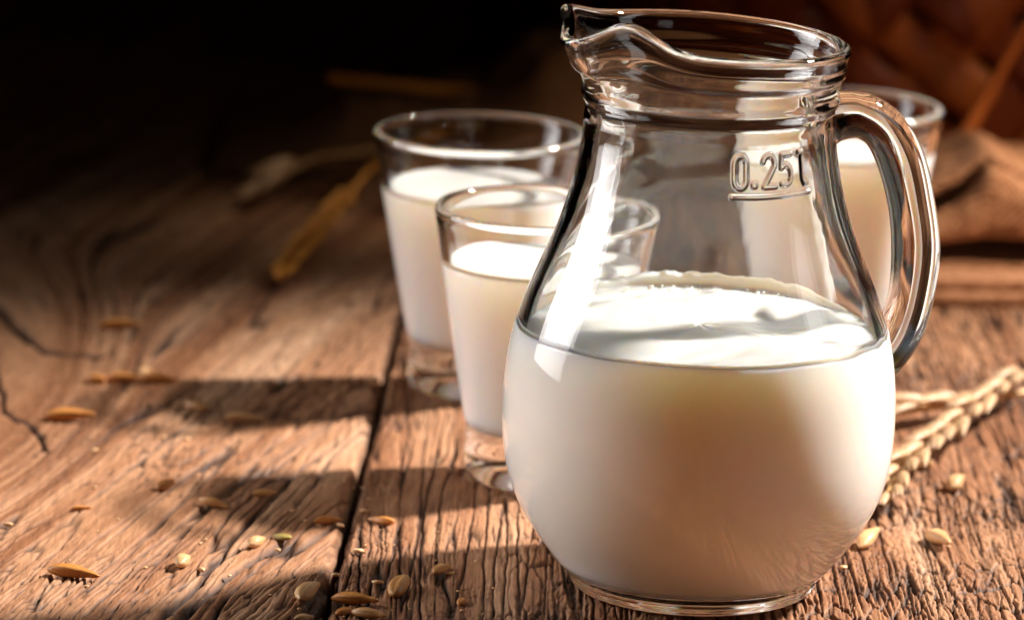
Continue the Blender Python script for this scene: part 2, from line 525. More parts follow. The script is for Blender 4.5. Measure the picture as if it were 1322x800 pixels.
# handle: a swept oval glass rod
def tube(path, radii, nseg, mat, name, side=None):
    """path (n,3), radii (n,2): half widths across (side) and in the other direction"""
    P = np.array(path); T = np.gradient(P, axis=0); T /= np.linalg.norm(T, axis=1)[:, None]
    side = np.array(side if side is not None else (0, 0, 1.0))
    B = np.repeat(side[None], len(P), 0)
    B = B - (B * T).sum(1)[:, None] * T
    B /= np.linalg.norm(B, axis=1)[:, None]
    Nn = np.cross(B, T)
    th = np.linspace(0, 2 * np.pi, nseg, endpoint=False)
    ra = np.array(radii)
    if ra.ndim == 1: ra = np.stack([ra, ra], 1)
    V = P[:, None] + Nn[:, None] * (ra[:, :1] * np.cos(th))[..., None] + B[:, None] * (ra[:, 1:] * np.sin(th))[..., None]
    n = len(P)
    q = grid_quads(n, nseg, wrap_c=True)
    V = np.concatenate([V.reshape(-1, 3), P[:1], P[-1:]])
    j = np.arange(nseg); j2 = (j + 1) % nseg
    c0 = np.stack([np.full(nseg, n * nseg), j2, j], 1); c1 = np.stack([np.full(nseg, n * nseg + 1), (n - 1) * nseg + j, (n - 1) * nseg + j2], 1)
    me = bpy.data.meshes.new(name)
    F = q.tolist() + c0.tolist() + c1.tolist()
    me.from_pydata(V.tolist(), [], F)
    me.polygons.foreach_set('use_smooth', np.full(len(F), True, dtype=bool))
    me.update()
    me.materials.append(mat)
    return me

HA = R(20)
hp = [(.0243, .0938), (.0262, .0945), (.0297, .0949), (.0336, .0943), (.0381, .0911), (.0419, .0846), (.0446, .0755), (.0459, .0662), (.0453, .0568), (.0432, .0498), (.0405, .0452), (.0382, .0425)]
hc = smooth_curve(hp, .0008)
path = np.stack([hc[:, 0] * math.cos(HA), hc[:, 0] * math.sin(HA), hc[:, 1]], 1)
s = np.linspace(0, 1, len(path))
ra = np.interp(s, [0, .04, .1, .3, .6, .85, 1], [.0052, .0049, .0046, .0047, .0048, .0045, .0036])
rb = np.interp(s, [0, .04, .1, .3, .6, .85, 1], [.0062, .0056, .0052, .0052, .0053, .0052, .0050])
ra = ra * (1 + 0.02 * np.sin(s * 23)) 
hd = obj('handle', tube(path, np.stack([ra, rb], 1), 40, G_JUG, 'handle', side=(-math.sin(HA), math.cos(HA), 0)), jug)
hd.cycles.is_caustics_caster = True

# milk in the jug
ZL = 0.0535
def jug_ro(z): return np.interp(z, oc[12:, 1], oc[12:, 0])
def milk_jug():
    m = 220
    ph = np.linspace(-math.pi, math.pi, m, endpoint=False)
    rows = []
    zb = [(.010, .0041), (.019, .0042), (.0235, .0044)]
    for r_, z_ in zb: rows.append((np.full(m, r_), np.full(m, z_)))
    ring = lambda k, sd: pn(np.cos(ph) * k + 9.3, np.sin(ph) * k + 4.7, sd)
    zline = ZL + 0.0003 * ring(2.2, 61) + 0.0005 * sstep(0.6, 1.0, ph) * (1 - sstep(1.5, 1.9, ph)) * ring(8, 60)
    fr = np.linspace(0, 1, 70)
    for f in fr:
        z_ = .0052 + (zline - .0052) * f
        rows.append((jug_ro(z_) + .00012, z_))
    zout, zin = zline, zline - .00025
    c = np.cos(ph - math.pi)                                   # 1 at the far side
    dphi = np.abs((ph - math.pi + math.pi) % (2 * math.pi) - math.pi)   # 0 at the far side
    far = 1 - sstep(0.5, 1.25, dphi)
    film = far * (.0031 + .0010 * ring(3.0, 62) + .0007 * ring(9, 63) + .0003 * ring(26, 66))
    gap = np.exp(-(((ph - 2.93) / .055) ** 2))
    film = np.clip(film, 0.0, None) + .0004
    for g_ in (.02, .2, .45, .7, .98):                         # meniscus through the wall thickness
        z_ = zin + (zline - zin) * (1 - g_) ** 3
        rows.append((jug_ro(z_) * (1 - g_) + (inner_r(z_) + .0001) * g_, z_))
    zline = zin
    for k_ in range(6):
        f = 1 - k_ / 5
        z_ = zline + film * (1 - f) 
        rows.append((inner_r(z_) + .00008, z_))
    ztop = zline + film
    nr = 46
    for i, f in enumerate(np.linspace(0.985, 0.02, nr)):
        r_ = inner_r(ztop if i == 0 else zline) * f
        x, y = r_ * np.sin(ph), -r_ * np.cos(ph)
        e = np.clip((1 - f) / .06, 0, 1)
        ang = np.arctan2(y, x)
        sw = np.sin(ang * 1.0 - r_ * 190 + 1.1) * .0005 * np.exp(-((r_ - .022) / .014) ** 2)
        sw = sw + .0003 * np.sin(ang * 2 + r_ * 260)
        ft = .0008 * fbm(x * 70 + 2, y * 55, 64, 2) * sstep(-.03, .02, y + .35 * x)
        heap = .0022 * np.exp(-(((x - .004) / .019) ** 2 + ((y - .017) / .011) ** 2))
        blob = .0016 * np.exp(-(((x - .019) / .0045) ** 2 + ((y + .024) / .004) ** 2)) + .0013 * np.exp(-(((x - .010) / .006) ** 2 + ((y + .022) / .005) ** 2)) + .0010 * np.exp(-(((x - .0265) / .003) ** 2 + ((y + .017) / .003) ** 2))
        body = zline + (sw + ft + heap + blob) * sstep(0, .25, 1 - f)
        z_ = body + film * np.exp(-((1 - f) / .035))
        rows.append((r_, z_))
    Rg = np.array([a for a, _ in rows]); Zg = np.array([b_ for _, b_ in rows])
    Ph = np.repeat(ph[None], len(rows), 0)
    V = np.stack([Rg * np.sin(Ph), -Rg * np.cos(Ph), Zg], -1).reshape(-1, 3)
    n = len(rows)
    q = grid_quads(n, m, wrap_c=True)
    V = np.concatenate([V, [[0, 0, .0041], [0, 0, Zg[-1].mean()]]])
    j = np.arange(m); j2 = (j + 1) % m
    t1 = np.stack([np.full(m, len(V) - 2), j2, j], 1); t2 = np.stack([np.full(m, len(V) - 1), (n - 1) * m + j, (n - 1) * m + j2], 1)
    me = bpy.data.meshes.new('jug_milk')
    F = q.tolist() + t1.tolist() + t2.tolist()
    me.from_pydata(V.tolist(), [], F)
    me.polygons.foreach_set('use_smooth', np.full(len(F), True, dtype=bool))
    top_start = (3 + 70 - 1) * m
    mi = np.zeros(len(F), dtype=np.int32); mi[top_start:len(q)] = 1; mi[len(q) + m:] = 1
    me.materials.append(MILK); me.materials.append(MILK_TOP)
    me.polygons.foreach_set('material_index', mi)
    me.update()
    return me
mk = obj('milk', milk_jug(), jug)
mk.cycles.is_caustics_receiver = True

def blobs(name, pts, mat, parent=None, squash=.6, seg=(6, 9)):
    Vs, Fs, off = [], [], 0
    a = np.linspace(.05, np.pi - .05, seg[0]); t = np.linspace(0, 2 * np.pi, seg[1], endpoint=False)
    for x, y, z, rx, ry, rz, yaw in pts:
        X = rx * np.outer(np.sin(a), np.cos(t)); Y = ry * np.outer(np.sin(a), np.sin(t)); Z = rz * np.outer(np.cos(a), np.ones_like(t))
        c, s_ = math.cos(yaw), math.sin(yaw)
        Vs.append(np.stack([x + X * c - Y * s_, y + X * s_ + Y * c, z + Z], -1).reshape(-1, 3))
        Fs.append(grid_quads(seg[0], seg[1], wrap_c=True) + off); off += len(Vs[-1])
    return obj(name, mesh_np(name, np.concatenate(Vs), np.concatenate(Fs), mat), parent)
br = random.Random(4)
bp = []
for i in range(90):
    if i < 22: ph_ = R(br.uniform(15, 65)); rr_ = inner_r(np.array(ZL)) - br.uniform(.0006, .0022)
    else: ph_ = R(br.gauss(172, 24)); rr_ = inner_r(np.array(ZL)) - abs(br.gauss(.0004, .0022))
    q_ = br.uniform(.00014, .00038)
    bp.append((rr_ * math.sin(ph_), -rr_ * math.cos(ph_), ZL - .0003 + (.0009 if i >= 22 else 0), q_, q_, q_ * .7, 0))
fb = blobs('froth', bp, MILK_TOP, jug, seg=(8, 12))
fb['kind'] = 'stuff'; fb.cycles.is_caustics_receiver = True

# ------------------------------------------------------------------ tumblers
def tumbler_meshes(level, rr, hh):
    oz = [(.0126, 0), (.0139, .0003), (.0150, .0015), (.0155, .0036), (.0155, .0095), (.0157, .0125)] + [(.0157 + (rr - .0160) * q ** .96, .0125 + (hh - .0143) * q) for q in (.25, .5, .75, 1)]
    o_ = smooth_curve(oz, lambda L: np.linspace(0, L[-1], 70))
    rimp = [(rr - .0002, hh - .0008), (rr - .0007, hh - .0001), (rr - .0013, hh), (rr - .0019, hh - .0003), (rr - .0023, hh - .0010)]
    z = np.linspace(hh - .003, .0135, 40)
    ins = [(np.interp(a, o_[6:, 1], o_[6:, 0]) - .0018, a) for a in z]
    ins += [(.0130, .0122), (.0110, .0116), (.007, .0113)]
    prof = [(0, .0048), (.004, .0045), (.0078, .0034), (.0104, .0017), (.0118, .0005)] + [tuple(a) for a in o_] + rimp + ins + [(0, .0112)]
    ph = np.linspace(-math.pi, math.pi, 128, endpoint=False)
    g_ = lathe_mesh('tumbler_body', prof, ph, G_TUM)
    ro = lambda a: float(np.interp(a, o_[6:, 1], o_[6:, 0]))
    zs_ = np.linspace(.0135, level - .0011, 40)
    mp = [(0, .0118), (.008, .0118), (.0125, .0119), (.0145, .0122), (.0154, .0128)] + [(ro(a) + .0001, a) for a in zs_]
    mp += [(ro(level) - .0004, level - .0007), (ro(level) - .0012, level - .0003), (ro(level) - .0020, level + .0002), (ro(level) - .0024, level + .0001), (ro(level) - .0032, level - .0002), (ro(level) - .008, level - .0003), (.006, level - .0003), (0, level - .0003)]
    m_ = lathe_mesh('tumbler_milk', mp, ph, MILK_T)
    m_.materials.append(MILK_TOP)
    mi = np.zeros(len(m_.polygons), dtype=np.int32)
    k0 = (len(mp) - 2 - 7) * 128
    mi[k0:(len(mp) - 3) * 128] = 1; mi[-128:] = 1
    m_.polygons.foreach_set('material_index', mi)
    return g_, m_

GRP = 'short tapered tumblers of milk behind the jug'
for lab, loc, lvl, rr, hh in (
        ('tapered glass of milk nearest the jug, in front of the leftmost tumbler', (-0.0317, 0.0768, 0.0003), .0488, .0236, .0605),
        ('tapered glass of milk behind another tumbler, leftmost of the glasses', (-0.0463, 0.1554, 0.0003), .0485, .0249, .0612),
        ('glass of milk standing behind the jug handle, beside the folded burlap', (0.0398, 0.1984, 0.0003), .0520, .0246, .0620)):
    t = tag(empty('milk_glass', loc), lab, 'glass', GRP)
    g_, m_ = tumbler_meshes(lvl, rr, hh)
    a = obj('tumbler', g_, t); a.cycles.is_caustics_caster = True
    c = obj('milk', m_, t); c.cycles.is_caustics_receiver = True

# ------------------------------------------------------------------ cereal grains
def straw_mat(name, c0, c1, rough=0.45, sc=900):
    m, nt, b = new_mat(name)
    n1 = noise(nt, sc, (1, 1, 1), 4, 0.6)
    n2 = noise(nt, 260, (0.2, 3, 3), 3, 0.6)
    mx = N(nt, 'ShaderNodeMath', operation='ADD'); mx.use_clamp = True
    md = N(nt, 'ShaderNodeMath', operation='MULTIPLY'); md.inputs[1].default_value = 0.5
    nt.links.new(n1, mx.inputs[0]); nt.links.new(n2, mx.inputs[1]); nt.links.new(mx.outputs[0], md.inputs[0])
    mx.use_clamp = False
    oi = N(nt, 'ShaderNodeObjectInfo')
    r_ = ramp(nt, [(0.32, c0), (0.66, c1)])
    nt.links.new(md.outputs[0], r_.inputs['Fac'])
    hv = N(nt, 'ShaderNodeHueSaturation')
    mv = N(nt, 'ShaderNodeMapRange'); mv.inputs['To Min'].default_value = 0.8; mv.inputs['To Max'].default_value = 1.15
    nt.links.new(oi.outputs['Random'], mv.inputs['Value']); nt.links.new(mv.outputs['Result'], hv.inputs['Value'])
    nt.links.new(r_.outputs['Color'], hv.inputs['Color'])
    nt.links.new(hv.outputs['Color'], b.inputs['Base Color'])
    b.inputs['Roughness'].default_value = rough
    b.inputs['Subsurface Weight'].default_value = 0.15
    b.inputs['Subsurface Radius'].default_value = (1, .6, .3)
    b.inputs['Subsurface Scale'].default_value = 0.0008 * S
    bump(nt, b, n2, 0.8, 0.0006)
    return m
AMBER = straw_mat('amber_grain', (0.46, 0.16, 0.03), (0.72, 0.33, 0.085))
TAN = straw_mat('tan_grain', (0.50, 0.215, 0.06), (0.74, 0.40, 0.14))
CREAM = straw_mat('cream_grain', (0.55, 0.29, 0.11), (0.80, 0.52, 0.27))
GREEN = straw_mat('husk_green', (0.30, 0.22, 0.05), (0.48, 0.38, 0.12))
STRAW = straw_mat('straw', (0.50, 0.27, 0.09), (0.74, 0.47, 0.20))
EAR = straw_mat('ear_husk', (0.36, 0.19, 0.085), (0.66, 0.43, 0.24))
EAR_LIT = straw_mat('ear_golden_lit', (0.72, 0.25, 0.025), (0.90, 0.42, 0.06))  # golden light on the rear ear is put into this husk colour

def grain_mesh(name, L, Wd, Tk, kind, mat):
    """grain along X. kind: 'oat' long with a pointed tail, 'wheat' plump with crease, 'husk' hollow chip"""
    ns, nt_ = 26, 20
    t = np.linspace(0, 1, ns)
    if kind == 'oat':
        w_ = np.sin(np.pi * t ** 0.8) ** 0.75 * (1 - 0.25 * t) + 0.10 * sstep(.8, .9, t) * (1 - sstep(.95, 1, t))
    elif kind == 'wheat':
        w_ = np.sin(np.pi * (0.04 + 0.93 * t)) ** 0.55 * (1 - 0.12 * t)
    else:
        w_ = np.sin(np.pi * t ** 1.25) ** 0.6
    w_[0] = w_[-1] = 0.03
    th = np.linspace(0, 2 * np.pi, nt_, endpoint=False)
    cr = 1 - 0.30 * np.exp(-((th - np.pi / 2) / .32) ** 2) if kind != 'oat' else 1 - 0.12 * np.exp(-((th - np.pi / 2) / .35) ** 2) + 0.05 * np.cos(th * 5)
    if kind == 'husk':
        cr = 1 - 0.75 * np.exp(-((th - np.pi / 2) / .8) ** 2)
    bend = 0.05 * L * np.sin(np.pi * t)
    X = np.repeat(((t - .5) * L)[:, None], nt_, 1)
    Y = Wd / 2 * w_[:, None] * np.cos(th) * cr + bend[:, None] * 0.6
    Z = Tk / 2 * w_[:, None] * np.sin(th) * cr + Tk / 2 + (bend[:, None] * 0.35 if kind == 'oat' else 0)
    V = np.stack([X, Y, Z], -1).reshape(-1, 3)
    return mesh_np(name, V, grid_quads(ns, nt_, wrap_c=True), mat)

KINDS = {
    'amber': grain_mesh('amber_oat', .0094, .0028, .0026, 'oat', AMBER),
    'tan': grain_mesh('tan_oat', .0086, .0028, .0026, 'oat', TAN),
    'plump': grain_mesh('plump_amber', .0060, .0031, .0027, 'wheat', AMBER),
    'plumptan': grain_mesh('plump_tan', .0068, .0028, .0024, 'wheat', TAN),
    'cream': grain_mesh('plump_cream', .0066, .0027, .0024, 'oat', CREAM),
    'creamoat': grain_mesh('cream_oat', .0092, .0029, .0024, 'oat', CREAM),
    'husk': grain_mesh('husk', .0062, .0032, .0020, 'husk', GREEN),
}
GG = 'cereal grains scattered on the table'
# x, y, turn (deg), kind, scale, tilt, label
GR = [
 (-.1335, .2055, 4, 'amber', .92, 0, 'dim amber grain farthest back on the left plank, alone by the dark edge'),
 (-.1345, .1506, -25, 'plump', .85, 0, 'short brown grain at left end of the row of grains by the knot'),
 (-.1277, .1514, -18, 'amber', .92, 0, 'long amber grain in the middle of the row of three by the knot crack'),
 (-.1237, .1617, 60, 'cream', .62, 0, 'bright cream grain tip just behind the row of three grains'),
 (-.1197, .1524, -16, 'amber', .88, 0, 'long amber grain at the right end of the row of three by the knot crack'),
 (-.1368, .1149, 0, 'amber', 1.08, 0, 'long dark amber grain lying level below the row of three, near the left edge'),
 (-.1093, .1295, -35, 'plumptan', .78, 0, 'small brown grain at the far edge of a shadow, left of the flat pale grain'),
 (-.0976, .1196, 12, 'creamoat', .80, 0, 'broad flat pale grain inside the farther shadow band'),
 (-.1287, .0906, 50, 'cream', .34, 0, 'tiny cream speck of grain alone on the smooth light wood'),
 (-.1108, .0609, 55, 'plump', 0.9, 0, 'short round brown grain at the left tip of the middle shadow band'),
 (-.1270, .0418, 6, 'amber', .50, 0, 'small thin amber grain near the left edge, above the long one in front'),
 (-.0997, .0472, -28, 'tan', .88, 0, 'slender tan grain sloping down to the right beside a deep groove'),
 (-.0895, .0576, 30, 'tan', .68, 0, 'pointed brown grain in the middle shadow band left of the plank joint'),
 (-.0750, .0373, 32, 'amber', .74, 0, 'pointed amber grain on the edge of the plank joint, tail to the left'),
 (-.0637, .0385, -34, 'amber', .76, 180, 'pointed amber grain right of the plank joint, at the rim of the shadow'),
 (-.0888, .0187, 66, 'cream', 1.05, 0, 'small cream oval grain beside the greenish husk chip'),
 (-.0839, .0245, -42, 'husk', .85, 0, 'greenish hollow husk chip beside a small cream grain'),
 (-.1027, .0025, 80, 'cream', 1.25, 0, 'bright cream grain standing out alone on the striped left plank'),
 (-.1237, -.0086, -17, 'amber', 1.22, 0, 'largest amber grain, nearest the lower left corner'),
 (-.0763, -.0171, 76, 'creamoat', 1.45, 0, 'long striped cream grain with pointed tail over the plank joint in front'),
 (-.0582, -.0115, 78, 'plumptan', 1.5, 0, 'creased tan grain with an open groove, in the front shadow'),
 (-.0502, .0030, 66, 'tan', 0.9, 0, 'tan grain with a slim tip at the lit edge of the front shadow'),
 (-.0460, -.0183, 75, 'plump', .62, 0, 'small round amber grain nearest the jug in the front shadow'),
 (-.0669, -.0210, -20, 'amber', 1.10, 0, 'long amber grain at the back of the front cluster of three'),
 (-.0689, -.0275, 40, 'plump', .66, 0, 'stubby amber grain at the left of the front cluster of three'),
 (-.0640, -.0300, -30, 'tan', .95, 0, 'blunt tan grain at the front of the cluster of three, cut by the picture edge'),
 (-.0765, -.0325, 35, 'cream', .70, 0, 'pale round grain at the lower picture edge below the striped one'),
 (-.0372, .0935, 20, 'plump', 1.10, 0, 'orange grain seen through the base of the nearest tumbler'),
 (.0382, .0342, 68, 'creamoat', 1.35, 0, 'pale husked grain just right of the jug foot, below the wheat ear tip'),
 (.0525, .0345, -66, 'cream', 1.5, 0, 'cream grain right of the jug, casting its shadow to the left'),
 (.0606, .0802, 70, 'cream', 1.5, 0, 'cream grain nearest the bend of the wheat ear on the right plank'),
]
for x, y, rz, kd, scl, tilt, lab in GR:
    o = bpy.data.objects.new('grain', KINDS[kd])
    o.location = (x, y, -0.0005)
    o.rotation_euler = (R(8 * math.sin(x * 900)), R(5 * math.sin(y * 700)), R(rz + (180 if tilt else 0)))
    if y > .10 and x < -.09: scl *= 1.22          # plumper kernels at the back of the left plank
    o.scale = (scl, scl, scl)
    tag(link(o), lab, 'grain', GG)

cr_ = random.Random(12)
pts_ = []
for i in range(150):
    g0 = GR[cr_.randrange(len(GR))]
    x_, y_ = (g0[0] + cr_.gauss(0, .014), g0[1] + cr_.gauss(0, .014)) if i % 3 else (cr_.uniform(-.14, .075), cr_.uniform(-.03, .16))
    l_ = cr_.uniform(.0002, .0007) * (2.2 if cr_.random() < .15 else 1)
    pts_.append((x_, y_, .0001, l_, l_ * cr_.uniform(.3, .8), l_ * .3, cr_.uniform(0, 3.1)))
tag(blobs('chaff', pts_, CREAM, seg=(4, 6)), 'tiny pale crumbs of chaff strewn among the grains on the planks', 'chaff', kind='stuff')

# ------------------------------------------------------------------ wheat ears
def spikelet_mesh(mat):
    """three overlapping pointed husks along +X"""
    Vs, Fs, off = [], [], 0
    for (yaw, roll, L, Wd, x0) in ((5, 0.3, .0122, .0026, 0), (-6, -0.35, .0112, .0024, .0006), (0, 0.1, .0090, .0025, .0026)):
        ns, nt_ = 16, 10
        t = np.linspace(0, 1, ns)
        w_ = np.sin(np.pi * t ** .72) ** .8; w_[0] = .1; w_[-1] = .02
        th = np.linspace(0, 2 * np.pi, nt_, endpoint=False)
        X = np.repeat((t * L)[:, None], nt_, 1)
        Y = Wd / 2 * w_[:, None] * np.cos(th)
        Z = Wd * .42 * w_[:, None] * np.sin(th) * (1 + .15 * np.cos(th * 3)) + .0006 * np.sin(np.pi * t)[:, None]
        V = np.stack([X, Y, Z], -1).reshape(-1, 3)
        M = np.array((Matrix.Rotation(R(yaw), 3, 'Z') @ Matrix.Rotation(roll, 3, 'X')))
        V = V @ M.T + [x0, 0, roll * .0008]
        Vs.append(V); Fs.append(grid_quads(ns, nt_, wrap_c=True) + off); off += len(V)
    return mesh_np('spikelet', np.concatenate(Vs), np.concatenate(Fs), mat)
SPK = {m.name: spikelet_mesh(m) for m in (EAR, EAR_LIT)}

def wheat_ear(pts, label, ear_len, stem_r=.0009, mat=EAR, scale=1.0, seed=1, group='wheat ears lying on the table'):
    """pts: tip -> stem end"""
    rnd = random.Random(seed)
    p0 = np.array(pts[-1])
    t = tag(empty('wheat_ear', tuple(p0)), label, 'wheat ear', group)
    c = smooth_curve(pts, .0012)
    L = np.concatenate([[0], np.cumsum(np.linalg.norm(np.diff(c, axis=0), axis=1))])
    obj('stalk', tube(c - p0, np.full(len(c), stem_r), 10, STRAW if mat is EAR else EAR_LIT, 'stalk'), t)
    d, k_ = 0.0015, 0
    while d < ear_len:
        P = np.array([np.interp(d, L, c[:, i]) for i in range(3)])
        Q = np.array([np.interp(max(d - .002, 0), L, c[:, i]) for i in range(3)])
        P2 = np.array([np.interp(d + .002, L, c[:, i]) for i in range(3)])
        tv = Vector(Q - P2).normalized()
        sd = 1 if k_ % 2 else -1
        s_ = scale * (0.70 + 0.34 * min(1, d / .02)) * rnd.uniform(.93, 1.08)
        up_ = Vector((0, 0, 1)); lat = up_.cross(tv).normalized(); nn = tv.cross(lat)
        Mx = Matrix((tv, lat, nn)).transposed().to_4x4()
        yaw = 0 if d < .002 else sd * rnd.uniform(8, 13)
        Mx = Matrix.Translation(Vector(P - p0) + lat * (sd * .0012 if d > .002 else 0) + nn * .0009) @ Mx @ Matrix.Rotation(R(yaw), 4, 'Z') @ Matrix.Rotation(R(rnd.uniform(-9, 3)), 4, 'Y') @ Matrix.Rotation(R(rnd.uniform(-12, 12) + sd * 8), 4, 'X') @ Matrix.Scale(s_, 4)
        o = bpy.data.objects.new('spikelet', SPK[mat.name])
        o.parent = t
        o.matrix_local = Mx
        COL.objects.link(o)
        d += .0046 * scale; k_ += 1
    return t

wheat_ear([(.0432, .0600, .0022), (.0483, .0791, .0035), (.0611, .1105, .0050), (.0825, .1557, .0075), (.100, .190, .0085), (.125, .235, .006)],
          'pale wheat ear lying in front, tip beside the jug and curving up to the right', .108, seed=3)
wheat_ear([(.022, .108, .0028), (.0496, .1300, .0035), (.0685, .1440, .0035), (.0827, .1560, .0030), (.100, .170, .002), (.14, .196, .0018)],
          'wheat ear lying behind the curved one, running level from behind the jug', .062, seed=5)
wheat_ear([(-.0972, .2560, .0025), (-.0920, .286, .004), (-.0855, .325, .0065), (-.0757, .3694, .011), (-.060, .405, .014), (-.04, .43, .014)],
          'golden out of focus wheat ear left of the rear tumbler, tip towards us', .085, mat=EAR_LIT, seed=7, scale=.75)
wheat_ear([(-.1070, .360, .0045), (-.1000, .371, .0075), (-.0925, .384, .0088), (-.0789, .3973, .0085), (-.055, .42, .012)],
          'dim blurred wheat ear with a broad tip in the dark left background', .019, mat=EAR, seed=9, scale=1.7)
st = obj('straw', tube(smooth_curve([(.030, .0925, .0012), (.0466, .0950, .0012), (.0560, .0962, .0010)], .001), np.full(26, .0011)[:len(smooth_curve([(.030, .0925, .0012), (.0466, .0950, .0012), (.0560, .0962, .0010)], .001))], 12, STRAW, 'straw'))
tag(st, 'short orange straw poking out beside the jug under the curved wheat ear', 'straw')
c_ = smooth_curve([(-.094, .4450, .0200), (-.078, .4440, .0190), (-.055, .443, .0175), (-.02, .442, .016)], .002)
st = obj('straw', tube(c_, np.full(len(c_), .0016), 12, EAR_LIT, 'straw_far'))
tag(st, 'blurred golden straw lying level on the dark cloth behind the rear tumbler', 'straw')

# ------------------------------------------------------------------ burlap cloths
def cloth_mat(name, c0, c1):
    m, nt, b = new_mat(name)
    uv = N(nt, 'ShaderNodeUVMap'); uv.uv_map = 'UVMap'
    sep = N(nt, 'ShaderNodeSeparateXYZ'); nt.links.new(uv.outputs['UV'], sep.inputs[0])
    def thread(sock):
        a = N(nt, 'ShaderNodeMath', operation='MULTIPLY'); a.inputs[1].default_value = 2 * math.pi / .0019
        nt.links.new(sock, a.inputs[0])
        s_ = N(nt, 'ShaderNodeMath', operation='SINE'); nt.links.new(a.outputs[0], s_.inputs[0])
        return s_.outputs[0]
    mx = N(nt, 'ShaderNodeMath', operation='MULTIPLY')
    nt.links.new(thread(sep.outputs[0]), mx.inputs[0]); nt.links.new(thread(sep.outputs[1]), mx.inputs[1])
    nz = noise(nt, 350, (1, 1, 1), 4, .65)
    ad = N(nt, 'ShaderNodeMath', operation='MULTIPLY_ADD'); ad.inputs[1].default_value = .22
    nt.links.new(mx.outputs[0], ad.inputs[0]); nt.links.new(nz, ad.inputs[2])
    r_ = ramp(nt, [(.3, c0), (.72, c1)])
    nt.links.new(ad.outputs[0], r_.inputs['Fac']); nt.links.new(r_.outputs['Color'], b.inputs['Base Color'])
    b.inputs['Roughness'].default_value = .95
    b.inputs['Specular IOR Level'].default_value = .1
    bump(nt, b, ad.outputs[0], .8, .0006)
    return m
BURLAP = cloth_mat('burlap', (.17, .068, .028), (.56, .29, .16))
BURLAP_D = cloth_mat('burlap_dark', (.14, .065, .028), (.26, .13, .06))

def sheet(name, V, mat, thick, uvs):
    nr, nc = V.shape[:2]
    q = grid_quads(nr, nc)
    me = mesh_np(name, V.reshape(-1, 3), q, mat)
    ul = me.uv_layers.new(name='UVMap')
    ids = np.zeros(len(me.loops), dtype=np.int32); me.loops.foreach_get('vertex_index', ids)
    ul.data.foreach_set('uv', uvs.reshape(-1, 2)[ids].astype(np.float32).ravel())
    return me

def solid(o, th):
    md = o.modifiers.new('thickness', 'SOLIDIFY'); md.thickness = th; md.offset = 0
    return o

cloth = tag(empty('burlap_cloth', (.10, .28, 0)), 'folded brown burlap cloth heaped at the right behind the glasses', 'cloth')
xs = np.linspace(.048, .175, 90)
def prof_at(x):
    pk = .0325 - .0092 * sstep(.060, .085, .085 * 2 - x if x < .085 else .085) * 0
    zt = np.interp(x, [.048, .062, .0707, .078, .0849, .0941, .105, .13, .175], [.0175, .0215, .0252, .0290, .0338, .0292, .0262, .0245, .020])
    zl = np.interp(x, [.048, .0650, .0702, .0765, .0822, .0849, .095, .175], [.0165, .0178, .0180, .0205, .0270, .0325, .0280, .017])
    dp = np.interp(x, [.048, .056, .0702, .0780, .0840, .0862, .175], [.012, .022, .024, .020, .008, .0006, .0004])
    zl = min(zl, zt - .0008)
    zb = np.interp(x, [.048, .07, .094, .175], [.0138, .0132, .0130, .012]) + .0006 * math.sin(x * 160)
    yf = .276 + .002 * math.sin(x * 90) + .25 * max(0, x - .11)
    hem = []
    return [(yf + .16, .003), (yf + .11, .010 + zt * .25), (yf + .055, zt * .9), (yf + .024, zt * .985), (yf + .011, zt), (yf + .0075, zt - .0006),
            (yf + .008 + dp * .5, (zt + zl) / 2 + .0002), (yf + .008 + dp, (zt + zl) / 2 - .0022), (yf + .007 + dp * .6, zl - .0024), (yf + .0055, zl - .0004), (yf + .003, zl - .0004 - .002),
            (yf + .0005, (zl + zb) / 2), (yf + .001, zb + .0015), (yf + .004, zb), (yf + .02, zb + .001), (yf + .055, zb - .001), (yf + .09, .0078)]
rows = []
for x in xs:
    c2 = smooth_curve(prof_at(x), lambda L: np.linspace(0, L[-1], 130))
    rows.append(np.stack([np.full(130, x), c2[:, 0], c2[:, 1]], 1))
V = np.array(rows)
nz_ = .0008 * fbm(V[..., 0] * 60, V[..., 1] * 60 + V[..., 2] * 90, 81, 3)
V[..., 2] += nz_; V[..., 1] += .6 * nz_
UV = np.stack(np.meshgrid(np.arange(90) * .0014, np.arange(130) * .0017, indexing='ij'), -1)
Vl = V - np.array([.10, .28, 0])
solid(obj('upper_fold', sheet('upper_fold', Vl, BURLAP, 0, UV), cloth), .0013)
# two flat folded layers below
for k_, (zc, hh_, y0) in enumerate(((.0014, .0012, .2575), (.0045, .0012, .2600))):
    rows = []
    for x in np.linspace(.050, .18, 70):
        yf = y0 + .0012 * math.sin(x * 70 + k_) + .2 * max(0, x - .11)
        pr = [(yf + .15, zc + hh_), (yf + .08, zc + hh_), (yf + .02, zc + hh_ * 1.02), (yf + .004, zc + hh_), (yf + .0006, zc + hh_ * .6), (yf, zc), (yf + .0006, zc - hh_ * .6), (yf + .004, zc - hh_), (yf + .03, zc - hh_), (yf + .15, zc - hh_)]
        c2 = smooth_curve(pr, lambda L: np.linspace(0, L[-1], 70))
        rows.append(np.stack([np.full(70, x), c2[:, 0], c2[:, 1]], 1))
    V = np.array(rows)
    V[..., 2] += .00025 * pn(V[..., 0] * 90, V[..., 1] * 60, 83 + k_)
    UV = np.stack(np.meshgrid(np.arange(70) * .0019, np.arange(70) * .0042, indexing='ij'), -1)
    solid(obj('lower_fold', sheet('lower_fold', V - np.array([.10, .28, 0]), BURLAP, 0, UV), cloth), .0010)

